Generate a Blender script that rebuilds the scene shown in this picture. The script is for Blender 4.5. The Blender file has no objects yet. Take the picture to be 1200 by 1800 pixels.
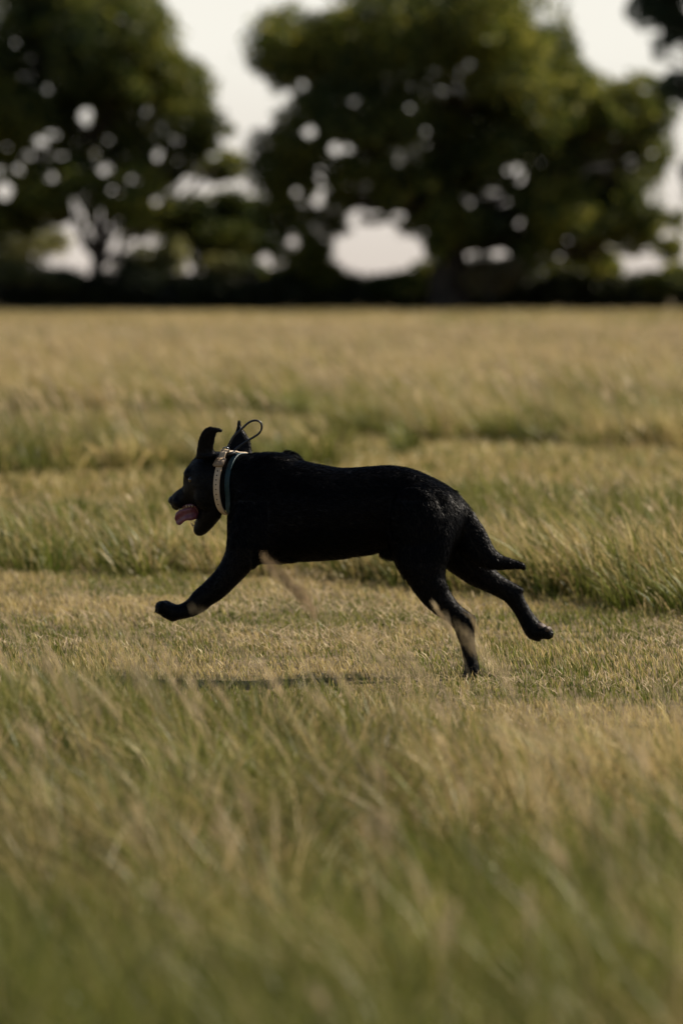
import bpy, bmesh, math, random
import numpy as np
from mathutils import Vector, Matrix
from mathutils.bvhtree import BVHTree

S = bpy.context.scene
COL = S.collection
R = math.radians

# ------------------------------------------------------------------ camera
F = 6720.0                      # focal length in photo pixels (photo 1200 x 1800)
CAM = Vector((0, 0, 1.0))
PITCH = math.atan(410 / F)
cd = bpy.data.cameras.new('camera')
cam = bpy.data.objects.new('camera', cd)
COL.objects.link(cam)
cam.location = CAM
cam.rotation_euler = (math.pi / 2 - PITCH, 0, 0)
cd.sensor_fit = 'VERTICAL'
cd.sensor_height = 36
cd.lens = F / 1800 * 36
cd.clip_start = 0.1
cd.clip_end = 5000
cd.dof.use_dof = True
cd.dof.focus_distance = 9.66
cd.dof.aperture_fstop = 2.95
cd.dof.aperture_blades = 0
S.camera = cam

# ------------------------------------------------------------------ sky, sun, exposure
SUN_EL, SUN_AZ = R(40), R(63)   # azimuth from straight ahead (+Y) towards the right (+X)
w = bpy.data.worlds.new('World')
S.world = w
w.use_nodes = True
nt = w.node_tree
bg = nt.nodes['Background']
sky = nt.nodes.new('ShaderNodeTexSky')
sky.sky_type = 'NISHITA'
sky.sun_disc = False
sky.sun_elevation = SUN_EL
sky.sun_rotation = SUN_AZ
sky.air_density = 1.0
sky.dust_density = 1.0
sky.ozone_density = 1.0
# milky haze low in the sky, by elevation only
tc = nt.nodes.new('ShaderNodeTexCoord')
sx = nt.nodes.new('ShaderNodeSeparateXYZ')
nt.links.new(tc.outputs['Generated'], sx.inputs[0])
mr = nt.nodes.new('ShaderNodeMapRange')
mr.interpolation_type = 'SMOOTHSTEP'
mr.inputs['From Min'].default_value = 0.074
mr.inputs['From Max'].default_value = 0.105
mr.inputs['To Min'].default_value = 1.0
mr.inputs['To Max'].default_value = 0.0
nt.links.new(sx.outputs['Z'], mr.inputs['Value'])
rp = nt.nodes.new('ShaderNodeValToRGB')
rp.color_ramp.elements[0].position = 0.0
rp.color_ramp.elements[0].color = (0.68, 0.60, 0.53, 1)
rp.color_ramp.elements[1].position = 0.06
rp.color_ramp.elements[1].color = (0.90, 0.87, 0.78, 1)
nt.links.new(sx.outputs['Z'], rp.inputs[0])
vm = nt.nodes.new('ShaderNodeVectorMath')
vm.operation = 'SCALE'
vm.inputs['Scale'].default_value = 11.6
nt.links.new(rp.outputs[0], vm.inputs[0])
mx = nt.nodes.new('ShaderNodeMix')
mx.data_type = 'RGBA'
nt.links.new(mr.outputs[0], mx.inputs[0])
nt.links.new(sky.outputs[0], mx.inputs[6])
nt.links.new(vm.outputs[0], mx.inputs[7])
nt.links.new(mx.outputs[2], bg.inputs[0])
bg.inputs[1].default_value = 0.05
sl = bpy.data.lights.new('sun', 'SUN')
sl.energy = 5.0
sl.angle = R(0.5)
sl.color = (1.0, 0.89, 0.74)
sun = bpy.data.objects.new('sun', sl)
COL.objects.link(sun)
sdir = Vector((math.sin(SUN_AZ) * math.cos(SUN_EL), math.cos(SUN_AZ) * math.cos(SUN_EL), math.sin(SUN_EL)))
sun.rotation_euler = sdir.to_track_quat('Z', 'Y').to_euler()
sun.location = (20, 10, 20)
S.view_settings.view_transform = 'Standard'
S.view_settings.look = 'None'
S.view_settings.exposure = 0.85
S.view_settings.gamma = 1.0
S.render.engine = 'CYCLES'
S.cycles.use_denoising = True
S.cycles.max_bounces = 6
S.cycles.transmission_bounces = 4
S.cycles.sample_clamp_indirect = 4

rng = np.random.default_rng(7)
random.seed(7)


# ------------------------------------------------------------------ helpers
_cp, _sp = math.cos(PITCH), math.sin(PITCH)


def at(px, py, Y):
    """world point seen at photo pixel (px,py) standing at distance Y"""
    u, v = (px - 600) / F, (900 - py) / F
    d = Vector((u, _cp + v * _sp, -_sp + v * _cp))
    return CAM + d * (Y / d.y)


def mat(name, base, rough=0.7, spec=0.3, **k):
    m = bpy.data.materials.new(name)
    m.use_nodes = True
    b = m.node_tree.nodes['Principled BSDF']
    b.inputs['Base Color'].default_value = (*base, 1)
    b.inputs['Roughness'].default_value = rough
    b.inputs['Specular IOR Level'].default_value = spec
    for kk, vv in k.items():
        b.inputs[kk.replace('_', ' ')].default_value = vv
    return m


def noise_mat(name, c1, c2, scale, rough=0.7, spec=0.3, bump=0.0, detail=6):
    m = mat(name, c1, rough, spec)
    t = m.node_tree
    b = t.nodes['Principled BSDF']
    tc = t.nodes.new('ShaderNodeTexCoord')
    n = t.nodes.new('ShaderNodeTexNoise')
    n.inputs['Scale'].default_value = scale
    n.inputs['Detail'].default_value = detail
    t.links.new(tc.outputs['Object'], n.inputs['Vector'])
    r = t.nodes.new('ShaderNodeValToRGB')
    r.color_ramp.elements[0].position = 0.35
    r.color_ramp.elements[1].position = 0.65
    r.color_ramp.elements[0].color = (*c1, 1)
    r.color_ramp.elements[1].color = (*c2, 1)
    t.links.new(n.outputs['Fac'], r.inputs[0])
    t.links.new(r.outputs[0], b.inputs['Base Color'])
    if bump:
        bp = t.nodes.new('ShaderNodeBump')
        bp.inputs['Strength'].default_value = bump
        bp.inputs['Distance'].default_value = 0.02
        t.links.new(n.outputs['Fac'], bp.inputs['Height'])
        t.links.new(bp.outputs[0], b.inputs['Normal'])
    return m


def leaf_mat(name, trans=0.45, gloss=0.08, rough=0.45, attr='Col'):
    """diffuse + translucent + a little sheen, colour from the blade's own attribute"""
    m = bpy.data.materials.new(name)
    m.use_nodes = True
    t = m.node_tree
    t.nodes.clear()
    out = t.nodes.new('ShaderNodeOutputMaterial')
    a = t.nodes.new('ShaderNodeAttribute')
    a.attribute_name = attr
    d = t.nodes.new('ShaderNodeBsdfDiffuse')
    tr = t.nodes.new('ShaderNodeBsdfTranslucent')
    g = t.nodes.new('ShaderNodeBsdfGlossy')
    g.inputs['Roughness'].default_value = rough
    g.inputs['Color'].default_value = (0.9, 0.9, 0.85, 1)
    m1 = t.nodes.new('ShaderNodeMixShader')
    m1.inputs[0].default_value = trans
    m2 = t.nodes.new('ShaderNodeMixShader')
    m2.inputs[0].default_value = gloss
    t.links.new(a.outputs['Color'], d.inputs[0])
    t.links.new(a.outputs['Color'], tr.inputs[0])
    t.links.new(d.outputs[0], m1.inputs[1])
    t.links.new(tr.outputs[0], m1.inputs[2])
    t.links.new(m1.outputs[0], m2.inputs[1])
    t.links.new(g.outputs[0], m2.inputs[2])
    t.links.new(m2.outputs[0], out.inputs[0])
    return m


def link(name, me, m, parent=None, smooth=True):
    o = bpy.data.objects.new(name, me)
    COL.objects.link(o)
    if m is not None:
        me.materials.append(m)
    if smooth:
        me.shade_smooth()
    if parent is not None:
        o.parent = parent
        o.matrix_parent_inverse = parent_inv(parent)
    return o


def parent_inv(p):
    return (Matrix.Translation(p.location)).inverted() if p.parent is None else Matrix.Identity(4)


def empty(name, loc):
    o = bpy.data.objects.new(name, None)
    o.location = loc
    COL.objects.link(o)
    return o


def tag(o, label=None, cat=None, group=None, kind=None):
    if label: o['label'] = label
    if cat: o['category'] = cat
    if group: o['group'] = group
    if kind: o['kind'] = kind
    return o


def np_mesh(name, V, polys_flat, sizes, colors=None):
    me = bpy.data.meshes.new(name)
    me.vertices.add(len(V))
    me.vertices.foreach_set('co', np.ascontiguousarray(V, dtype=np.float32).ravel())
    me.loops.add(len(polys_flat))
    me.loops.foreach_set('vertex_index', np.ascontiguousarray(polys_flat, dtype=np.int32))
    me.polygons.add(len(sizes))
    st = np.zeros(len(sizes), dtype=np.int32)
    st[1:] = np.cumsum(sizes)[:-1]
    me.polygons.foreach_set('loop_start', st)
    me.polygons.foreach_set('loop_total', np.asarray(sizes, dtype=np.int32))
    me.update(calc_edges=True)
    if colors is not None:
        a = me.color_attributes.new('Col', 'FLOAT_COLOR', 'POINT')
        c = np.ones((len(V), 4), dtype=np.float32)
        c[:, :3] = colors
        a.data.foreach_set('color', c.ravel())
    return me


def vnoise(x, y, scale, seed):
    """smooth 2-D value noise, 0..1"""
    g = np.random.default_rng(seed).random((256, 256))
    X, Y = np.asarray(x) / scale + 1000.3, np.asarray(y) / scale + 1000.7
    xi, yi = np.floor(X).astype(int), np.floor(Y).astype(int)
    fx, fy = X - xi, Y - yi
    fx, fy = fx * fx * (3 - 2 * fx), fy * fy * (3 - 2 * fy)
    a, b = g[xi % 256, yi % 256], g[(xi + 1) % 256, yi % 256]
    c, d = g[xi % 256, (yi + 1) % 256], g[(xi + 1) % 256, (yi + 1) % 256]
    return (a * (1 - fx) + b * fx) * (1 - fy) + (c * (1 - fx) + d * fx) * fy


def vnoise3(P, scale, seed):
    g = np.random.default_rng(seed).random((64, 64, 64))
    Q = P / scale + 500.37
    I = np.floor(Q).astype(int)
    f = Q - I
    f = f * f * (3 - 2 * f)
    r = 0
    for dx in (0, 1):
        for dy in (0, 1):
            for dz in (0, 1):
                wgt = (f[:, 0] if dx else 1 - f[:, 0]) * (f[:, 1] if dy else 1 - f[:, 1]) * (f[:, 2] if dz else 1 - f[:, 2])
                r = r + wgt * g[(I[:, 0] + dx) % 64, (I[:, 1] + dy) % 64, (I[:, 2] + dz) % 64]
    return r


# ------------------------------------------------------------------ ground
gm = noise_mat('soil_and_thatch', (0.07, 0.055, 0.028), (0.17, 0.13, 0.07), 9.0, 0.95, 0.1, 0.6)
V = []
xs = [-2500, -300, -60, -20, 0, 20, 60, 300, 2500]
ys = [-2500, -200, -20, 0, 20, 60, 120, 400, 4500]
for yy in ys:
    for xx in xs:
        V.append((xx, yy, 0))
Fc = [(j * 9 + i, j * 9 + i + 1, (j + 1) * 9 + i + 1, (j + 1) * 9 + i) for j in range(8) for i in range(8)]
me = bpy.data.meshes.new('ground')
me.from_pydata(V, [], Fc)
ground = link('ground', me, gm)
tag(ground, kind='structure')


# ------------------------------------------------------------------ grass
def blades(P, L, W, lean, bend, az, C0, C1, levels):
    """P (N,3) roots, L lengths, W widths, lean (N,2) horizontal lean vectors (in lengths), bend, az of blade face, colours root/tip"""
    n = len(P)
    L, W, az, bend = (np.broadcast_to(np.asarray(a, float), (n,)) for a in (L, W, az, bend))
    side = np.stack([np.cos(az), np.sin(az), np.zeros(n)], 1)
    vs, cs = [], []
    for k, t in enumerate(levels):
        h = L * (t - 0.35 * bend * t * t)
        off = lean * (L * (0.35 * t + 0.65 * t * t))[:, None]
        p = P + np.concatenate([off, h[:, None]], 1)
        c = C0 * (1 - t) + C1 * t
        if t < 1:
            ww = (W * 0.5 * (1 - t) ** 0.5 * (0.75 + 0.8 * t))[:, None] * side
            vs += [p - ww, p + ww]
            cs += [c, c]
        else:
            vs.append(p)
            cs.append(c)
    m = len(vs)
    V = np.stack(vs, 1).reshape(-1, 3)
    Cc = np.stack(cs, 1).reshape(-1, 3)
    base = (np.arange(n) * m)[:, None]
    quads = []
    nl = len(levels)
    for k in range(nl - 2):
        quads.append(base + np.array([[2 * k, 2 * k + 1, 2 * k + 3, 2 * k + 2]]))
    tri = base + np.array([[2 * (nl - 2), 2 * (nl - 2) + 1, m - 1]])
    Q = np.concatenate(quads, 0) if quads else np.zeros((0, 4), int)
    return V, Q, tri, Cc


class Acc:
    def __init__(self): self.V, self.Q, self.T, self.C, self.n = [], [], [], [], 0

    def add(self, r):
        V, Q, T, C = r
        self.V.append(V); self.C.append(C)
        self.Q.append(Q + self.n); self.T.append(T + self.n)
        self.n += len(V)

    def build(self, name, m, label, cat):
        V, C = np.concatenate(self.V), np.concatenate(self.C)
        Q, T = np.concatenate(self.Q), np.concatenate(self.T)
        me = np_mesh(name, V, np.concatenate([Q.ravel(), T.ravel()]),
                     np.concatenate([np.full(len(Q), 4), np.full(len(T), 3)]), C)
        o = link(name, me, m, smooth=False)
        return tag(o, label, cat, kind='stuff')


def scatter(d0, d1, dens, k=0.14, pad=0.8):
    """random points over the part of the field one could see, between two distances"""
    n = int((d1 - d0) * dens * (k * (d0 + d1) + 2 * pad))
    hw = k * d1 + pad
    m = int(dens * 2 * hw * (d1 - d0))
    x = rng.uniform(-hw, hw, m)
    y = rng.uniform(d0, d1, m)
    keep = np.abs(x) < k * y + pad
    return x[keep], y[keep]


def sstep(a, b, x):
    t = np.clip((x - a) / (b - a), 0, 1)
    return t * t * (3 - 2 * t)


def tallness(x, y):
    """0 = mown, 1 = tall grass"""
    n1 = (vnoise(x, y, 0.9, 1) - 0.5)
    n2 = (vnoise(x, y, 0.3, 2) - 0.5)
    wob = n1 * 0.5 + n2 * 0.3
    # tall grass in front of the dog
    e0 = 8.2 - 0.5 * x + wob * 1.0
    a = 1 - sstep(e0 - 0.9, e0 + 0.5, y)
    # first band behind the mown track
    f1 = np.where(x < -0.1, 12.75 - 0.2 * (x + 0.1), 12.75 - 1.35 * (x + 0.1)) + wob * 0.8
    b1 = 15.6 + 1.2 * sstep(-1.2, 0.6, x) + wob * 1.0
    b = sstep(f1 - 0.12, f1 + 0.25, y) * (1 - sstep(b1 - 1.2, b1 + 0.6, y))
    # second band, left
    f2 = 19.1 + wob * 1.0
    b2 = 25.2 + wob
    c = sstep(f2 - 0.15, f2 + 0.3, y) * (1 - sstep(b2 - 1.5, b2, y)) * (1 - sstep(-0.6, 0.3, x + wob * .6)) * 0.9
    # the far field
    f3 = 27.2 - 4.3 * sstep(-0.5, 0.5, x) - 0.7 * np.clip(x - 0.4, 0, 3) + wob * 0.7
    d = sstep(f3 - 0.2, f3 + 0.4, y)
    return np.clip(a + b + c + d, 0, 1)


def pal(n, x, y, dry):
    """per-blade colours: dry 0..1 chance of straw"""
    green = np.array([[0.085, 0.122, 0.010], [0.13, 0.16, 0.016], [0.175, 0.188, 0.030], [0.055, 0.086, 0.010]])
    straw = np.array([[0.47, 0.365, 0.16], [0.58, 0.465, 0.235], [0.38, 0.285, 0.12], [0.52, 0.38, 0.20]])
    gi, si = rng.integers(0, 4, n), rng.integers(0, 4, n)
    isdry = rng.random(n) < dry
    c1 = np.where(isdry[:, None], straw[si], green[gi])
    c1 = c1 * rng.uniform(0.75, 1.2, n)[:, None]
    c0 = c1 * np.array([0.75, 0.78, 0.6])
    tipdry = rng.random(n)[:, None] * 0.45
    tip = np.where(isdry[:, None], c1 * 1.05, c1 * (1 - tipdry) + straw[si] * tipdry)
    return c0, tip, isdry


def lean_vec(n, x, y, mean=-0.30, sd=0.30):
    gust = (vnoise(x, y, 1.6, 11) - 0.5) * 0.5
    lx = mean + gust + rng.normal(0, sd, n)
    ly = rng.normal(-0.05, sd, n)
    return np.stack([lx, ly], 1)


def tall_patch(acc, d0, d1, dens, W, L0, lv, dry0, dryfar=0.0, k=0.14, pad=0.8, clump=0.25, con=1.0):
    x, y = scatter(d0, d1, dens, k, pad)
    T = tallness(x, y)
    cl = vnoise(x, y, clump, 21) * 0.6 + vnoise(x, y, clump * 4, 22) * 0.4
    cl = np.clip(0.5 + (cl - 0.5) * con, 0, 1)
    keep = rng.random(len(x)) < np.clip(T * (0.45 + 1.1 * cl - 0.35 * (con - 1)), 0, 1)
    x, y, T, cl = x[keep], y[keep], T[keep], cl[keep]
    n = len(x)
    L = L0 * (0.65 + 0.7 * vnoise(x, y, 1.3, 71)) * (0.35 + 0.65 * T) * (0.55 + 0.75 * cl) * rng.uniform(0.55, 1.2, n)
    patch = vnoise(x, y, 1.1, 31) * 0.5 + vnoise(x, y, 3.5, 32) * 0.5
    dry = np.clip(dry0 - 0.16 * (1 - sstep(3.5, 6.5, y)) + (patch - 0.5) * 1.5 * con, 0.02, 0.95)  # greener close to the camera, which also puts the foreground darkening into blade colour
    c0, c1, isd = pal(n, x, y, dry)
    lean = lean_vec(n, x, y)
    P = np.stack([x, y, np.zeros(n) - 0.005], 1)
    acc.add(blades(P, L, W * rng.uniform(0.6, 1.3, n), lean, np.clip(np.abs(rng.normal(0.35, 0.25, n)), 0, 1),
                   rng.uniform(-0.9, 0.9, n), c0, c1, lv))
    return n


def tufts(acc, x, y, nb, L, Wd, dry0, rad=0.05, spread=0.55, mean=-0.22, lv=(0, 0.35, 0.7, 1)):
    """bunches: blades fan out of one root, one colour per bunch"""
    n = len(x)
    dry = np.clip(dry0 - 0.14 * (1 - sstep(3.5, 6.5, y)) + (vnoise(x, y, 0.8, 61) - 0.5) * 1.8, 0.0, 1.0)  # fewer straw bunches close up: greener, with foreground darkening carried by the colour
    tone = rng.uniform(0.45, 1.4, n)
    Ls = L * rng.uniform(0.5, 1.2, n)
    tl = rng.normal(0, .22, (n, 2))
    k = np.repeat(np.arange(n), nb)
    m = len(k)
    a = rng.uniform(0, 2 * np.pi, m)
    r = np.sqrt(rng.random(m))
    px_, py_ = x[k] + np.cos(a) * r * rad, y[k] + np.sin(a) * r * rad
    ln = np.stack([np.cos(a) * r * spread + mean + rng.normal(0, .15, m), np.sin(a) * r * spread + rng.normal(0, .15, m)], 1) + tl[k]
    c0, c1, _ = pal(m, px_, py_, dry[k])
    c0, c1 = c0 * tone[k][:, None], c1 * tone[k][:, None]
    acc.add(blades(np.stack([px_, py_, np.zeros(m)], 1), Ls[k] * rng.uniform(.5, 1.1, m), Wd * rng.uniform(.6, 1.4, m), ln,
                   r * .8, rng.uniform(-1.2, 1.2, m), c0, c1, lv))


def front_tufts(acc, d0, d1, dens, nb, L, Wd, dry, step=0.45):
    """dense green growth along the near edge of each uncut band"""
    x, y = scatter(d0, d1, dens, 0.14, 0.6)
    k = (tallness(x, y) > 0.35) & (tallness(x, y - step) < 0.35)
    tufts(acc, x[k], y[k], nb, L, Wd, dry, 0.06, 0.5, mean=-0.15)


def seed_stalks(acc, x, y, H, headlen=0.22, nb=12, wst=0.0022, wb=0.004, tint=(0.50, 0.39, 0.23), mean=-0.36, fan=0.35, exact=False):
    """flowering stems with an open, nodding panicle at the top"""
    n = len(x)
    H = np.broadcast_to(np.asarray(H, float), (n,))
    lean = np.tile([mean, 0.0], (n, 1)) if exact else lean_vec(n, x, y, mean, 0.16)
    bend = np.full(n, 0.35)
    P = np.stack([x, y, np.zeros(n)], 1)
    tint = np.array(tint)
    c = tint * rng.uniform(0.7, 1.15, (n, 1))
    acc.add(blades(P, H, wst * 1.3, lean, bend, rng.uniform(-.8, .8, n), c * 0.6, c, (0, 0.4, 0.75, 1)))
    for j in range(nb):
        t = 1 - headlen * (j + rng.random(n)) / nb
        h = H * (t - 0.35 * bend * t * t)
        off = lean * (H * (0.35 * t + 0.65 * t * t))[:, None]
        p = P + np.concatenate([off, h[:, None]], 1)
        l2 = H * headlen * rng.uniform(0.25, 0.5, n) * (1.35 - (t - 1 + headlen) / headlen)
        ln = np.stack([rng.normal(-0.35, fan, n), rng.normal(0, fan, n)], 1)
        acc.add(blades(p, l2, wb * rng.uniform(.6, 1.2, n), ln, np.full(n, 0.3), rng.uniform(-1.2, 1.2, n), c, c * 1.15, (0, 0.5, 1)))


grass_m = leaf_mat('grass_blade', 0.34, 0.016, 0.40)

# tall grass in front
A = Acc()
L4, L3, L2 = (0, 0.35, 0.7, 1), (0, 0.5, 1), (0, 0.5, 1)
tall_patch(A, 1.6, 9.6, 3800, 0.0026, 0.20, L4, 0.24, k=0.15, pad=0.7, con=2.1, clump=0.34)
x, y = scatter(1.7, 9.2, 85, 0.15, 0.6)
T = (tallness(x, y) > 0.55) & (rng.random(len(x)) < sstep(0.3, 0.75, vnoise(x, y, 0.3, 63)))
tufts(A, x[T], y[T], 85, 0.22, 0.0030, 0.18, 0.06, 1.0, mean=-0.12)
x, y = scatter(4.2, 7.9, 14, 0.15, 0.5)
T = tallness(x, y) > 0.6
x, y = x[T], y[T]
seed_stalks(A, x, y, rng.uniform(0.26, 0.42, len(x)))
# a few long stems that reach up in front of the dog
for (px, py, D) in ((90, 990, 5.5), (335, 1040, 6.3), (560, 1050, 6.0), (640, 1065, 6.1),
                    (800, 1075, 6.4), (812, 1100, 6.3), (1130, 1165, 5.4), (20, 1090, 5.6), (180, 1110, 6.0), (700, 1120, 6.0), (850, 1190, 5.2), (1010, 1190, 5.5)):
    q = at(px, py, D)
    H = (q.z - 0.03) / 0.8777
    seed_stalks(A, np.array([q.x + 0.5 * H]), np.array([q.y]), H, 0.30, 12, wb=0.003, mean=-0.5, fan=0.10, exact=True)
for (px, py, D) in ((461, 955, 6.9), (466, 972, 6.95)):
    q = at(px, py, D)
    H = (q.z - 0.03) / 0.8777
    seed_stalks(A, np.array([q.x + 0.5 * H]), np.array([q.y]), H, 0.24, 26, wst=0.0008, wb=0.0042, tint=(0.36, 0.26, 0.15), mean=-0.5, fan=0.14, exact=True)
A.build('tall_grass', grass_m, 'blurred tall green and straw grass leaning left in front of the dog', 'grass')

# mown track: short stubble and thatch
A = Acc()
x, y = scatter(5.6, 21.0, 4200, 0.135, 0.45)
T = tallness(x, y)
keep = (rng.random(len(x)) < (1 - T) * np.where(y > 14.5, 0.35, 1.0) + 0.12)
x, y, T = x[keep], y[keep], T[keep]
n = len(x)
cl = vnoise(x, y, 0.16, 41) * 0.6 + vnoise(x, y, 0.7, 42) * 0.4
Lg = (0.009 + 0.022 * cl) * rng.uniform(0.5, 1.5, n) * (1 + 1.5 * T)
dry = np.clip(0.58 + (vnoise(x, y, 0.5, 43) - 0.5) * 1.5 + (vnoise(x, y, 0.12, 44) - .5) * .5, 0.1, 0.96)
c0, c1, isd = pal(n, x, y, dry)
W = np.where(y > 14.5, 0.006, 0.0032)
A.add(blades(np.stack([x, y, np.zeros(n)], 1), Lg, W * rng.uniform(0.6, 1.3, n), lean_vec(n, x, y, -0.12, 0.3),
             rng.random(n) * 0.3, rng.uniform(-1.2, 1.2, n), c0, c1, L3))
# lying clippings
x, y = scatter(6.5, 14.0, 1700, 0.135, 0.45)
T = tallness(x, y)
cl = vnoise(x, y, 0.35, 51)
keep = (T < 0.5) & (rng.random(len(x)) < sstep(0.4, 0.8, cl) * (0.3 + vnoise(x, y, 0.11, 52)))
x, y = x[keep], y[keep]
n = len(x)
a = rng.uniform(0, 2 * np.pi, n)
c = np.array([0.56, 0.44, 0.29]) * rng.uniform(0.5, 1.25, (n, 1))
ln = np.stack([np.cos(a), np.sin(a)], 1) * 3.0
A.add(blades(np.stack([x, y, rng.uniform(0.008, 0.035, n)], 1), rng.uniform(0.008, 0.022, n), 0.0022, ln, 0.6, a + 1.57, c, c, L3))
A.build('mown_grass', grass_m, 'short mown stubble and dry clippings on the track the dog runs along', 'grass')

# bands of uncut grass behind the track
A = Acc()
tall_patch(A, 10.3, 18.2, 2600, 0.0046, 0.185, L4, 0.40, clump=0.22, pad=0.6)
x, y = scatter(10.6, 17.6, 26, 0.14, 0.6)
T = tallness(x, y) > 0.5
tufts(A, x[T], y[T], 40, 0.20, 0.0048, 0.25)
front_tufts(A, 10.6, 15, 60, 40, 0.19, 0.0046, 0.1)
x, y = scatter(11, 18.0, 34, 0.14, 0.6)
T = tallness(x, y) > 0.6
seed_stalks(A, x[T], y[T], rng.uniform(0.16, 0.27, T.sum()), 0.22, 8)
A.build('grass_band', grass_m, 'uncut band of green and straw grass right behind the mown track', 'grass')

# the far field
A = Acc()
tall_patch(A, 18.3, 27, 1000, 0.007, 0.24, L3, 0.50, clump=0.4)
tall_patch(A, 27, 42, 700, 0.010, 0.32, L3, 0.62, clump=0.5)
tall_patch(A, 42, 75, 150, 0.028, 0.28, L3, 0.72, clump=1.2)
tall_patch(A, 75, 113, 130, 0.030, 0.15, L3, 0.74, clump=1.5, con=0.35)
x, y = scatter(19, 60, 9, 0.14, 0.6)
T = tallness(x, y) > 0.6
seed_stalks(A, x[T], y[T], rng.uniform(0.32, 0.5, T.sum()), 0.25, 7, 0.006, 0.014)
q = at(715, 830, 21.3)
tufts(A, np.array([q.x, q.x + .03, q.x - .03]), np.array([21.3, 21.35, 21.25]), 60, 0.26, 0.007, 0.1, 0.05, 0.25, -0.05)
x, y = scatter(19, 34, 9, 0.14, 0.6)
T = tallness(x, y) > 0.5
tufts(A, x[T], y[T], 34, 0.27, 0.010, 0.3, 0.07)
front_tufts(A, 18.5, 29, 34, 50, 0.27, 0.008, 0.12, 0.6)
# short aftermath between the far bands
x, y = scatter(17.5, 29, 800, 0.135, 0.45)
T = tallness(x, y)
keep = T < 0.6
x, y = x[keep], y[keep]
n = len(x)
c0, c1, isd = pal(n, x, y, np.full(n, 0.62))
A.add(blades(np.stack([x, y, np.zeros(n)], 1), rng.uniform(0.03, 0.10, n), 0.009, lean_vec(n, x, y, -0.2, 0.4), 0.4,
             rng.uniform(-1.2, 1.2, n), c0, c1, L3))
A.build('field_grass', grass_m, 'tan and pale green hay field stretching back to the trees', 'grass')


# ------------------------------------------------------------------ trees
bark = noise_mat('bark', (0.030, 0.024, 0.018), (0.07, 0.055, 0.04), 3.0, 0.9, 0.2, 0.5)
leaf_m = leaf_mat('tree_leaf', 0.45, 0.02, 0.5)


def tube_into(bm, pts, rad, seg=8):
    rings = []
    n = len(pts)
    for i, p in enumerate(pts):
        d = (pts[min(i + 1, n - 1)] - pts[max(i - 1, 0)]).normalized()
        u = d.orthogonal().normalized() if abs(d.z) > .9 else d.cross(Vector((0, 0, 1))).normalized()
        v = d.cross(u)
        rings.append([bm.verts.new(p + (u * math.cos(6.2832 * k / seg) + v * math.sin(6.2832 * k / seg)) * rad[i]) for k in range(seg)])
    for a, b in zip(rings, rings[1:]):
        for k in range(seg):
            bm.faces.new((a[k], a[(k + 1) % seg], b[(k + 1) % seg], b[k]))
    bm.faces.new(rings[0][::-1])
    bm.faces.new(rings[-1])
    return rings


def wander(a, b, n, amp):
    out = []
    for i in range(n + 1):
        t = i / n
        p = a.lerp(b, t)
        s = math.sin(math.pi * t) * amp
        out.append(p + Vector((random.uniform(-s, s), random.uniform(-s, s), random.uniform(-s, s) * .6)))
    return out


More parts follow.
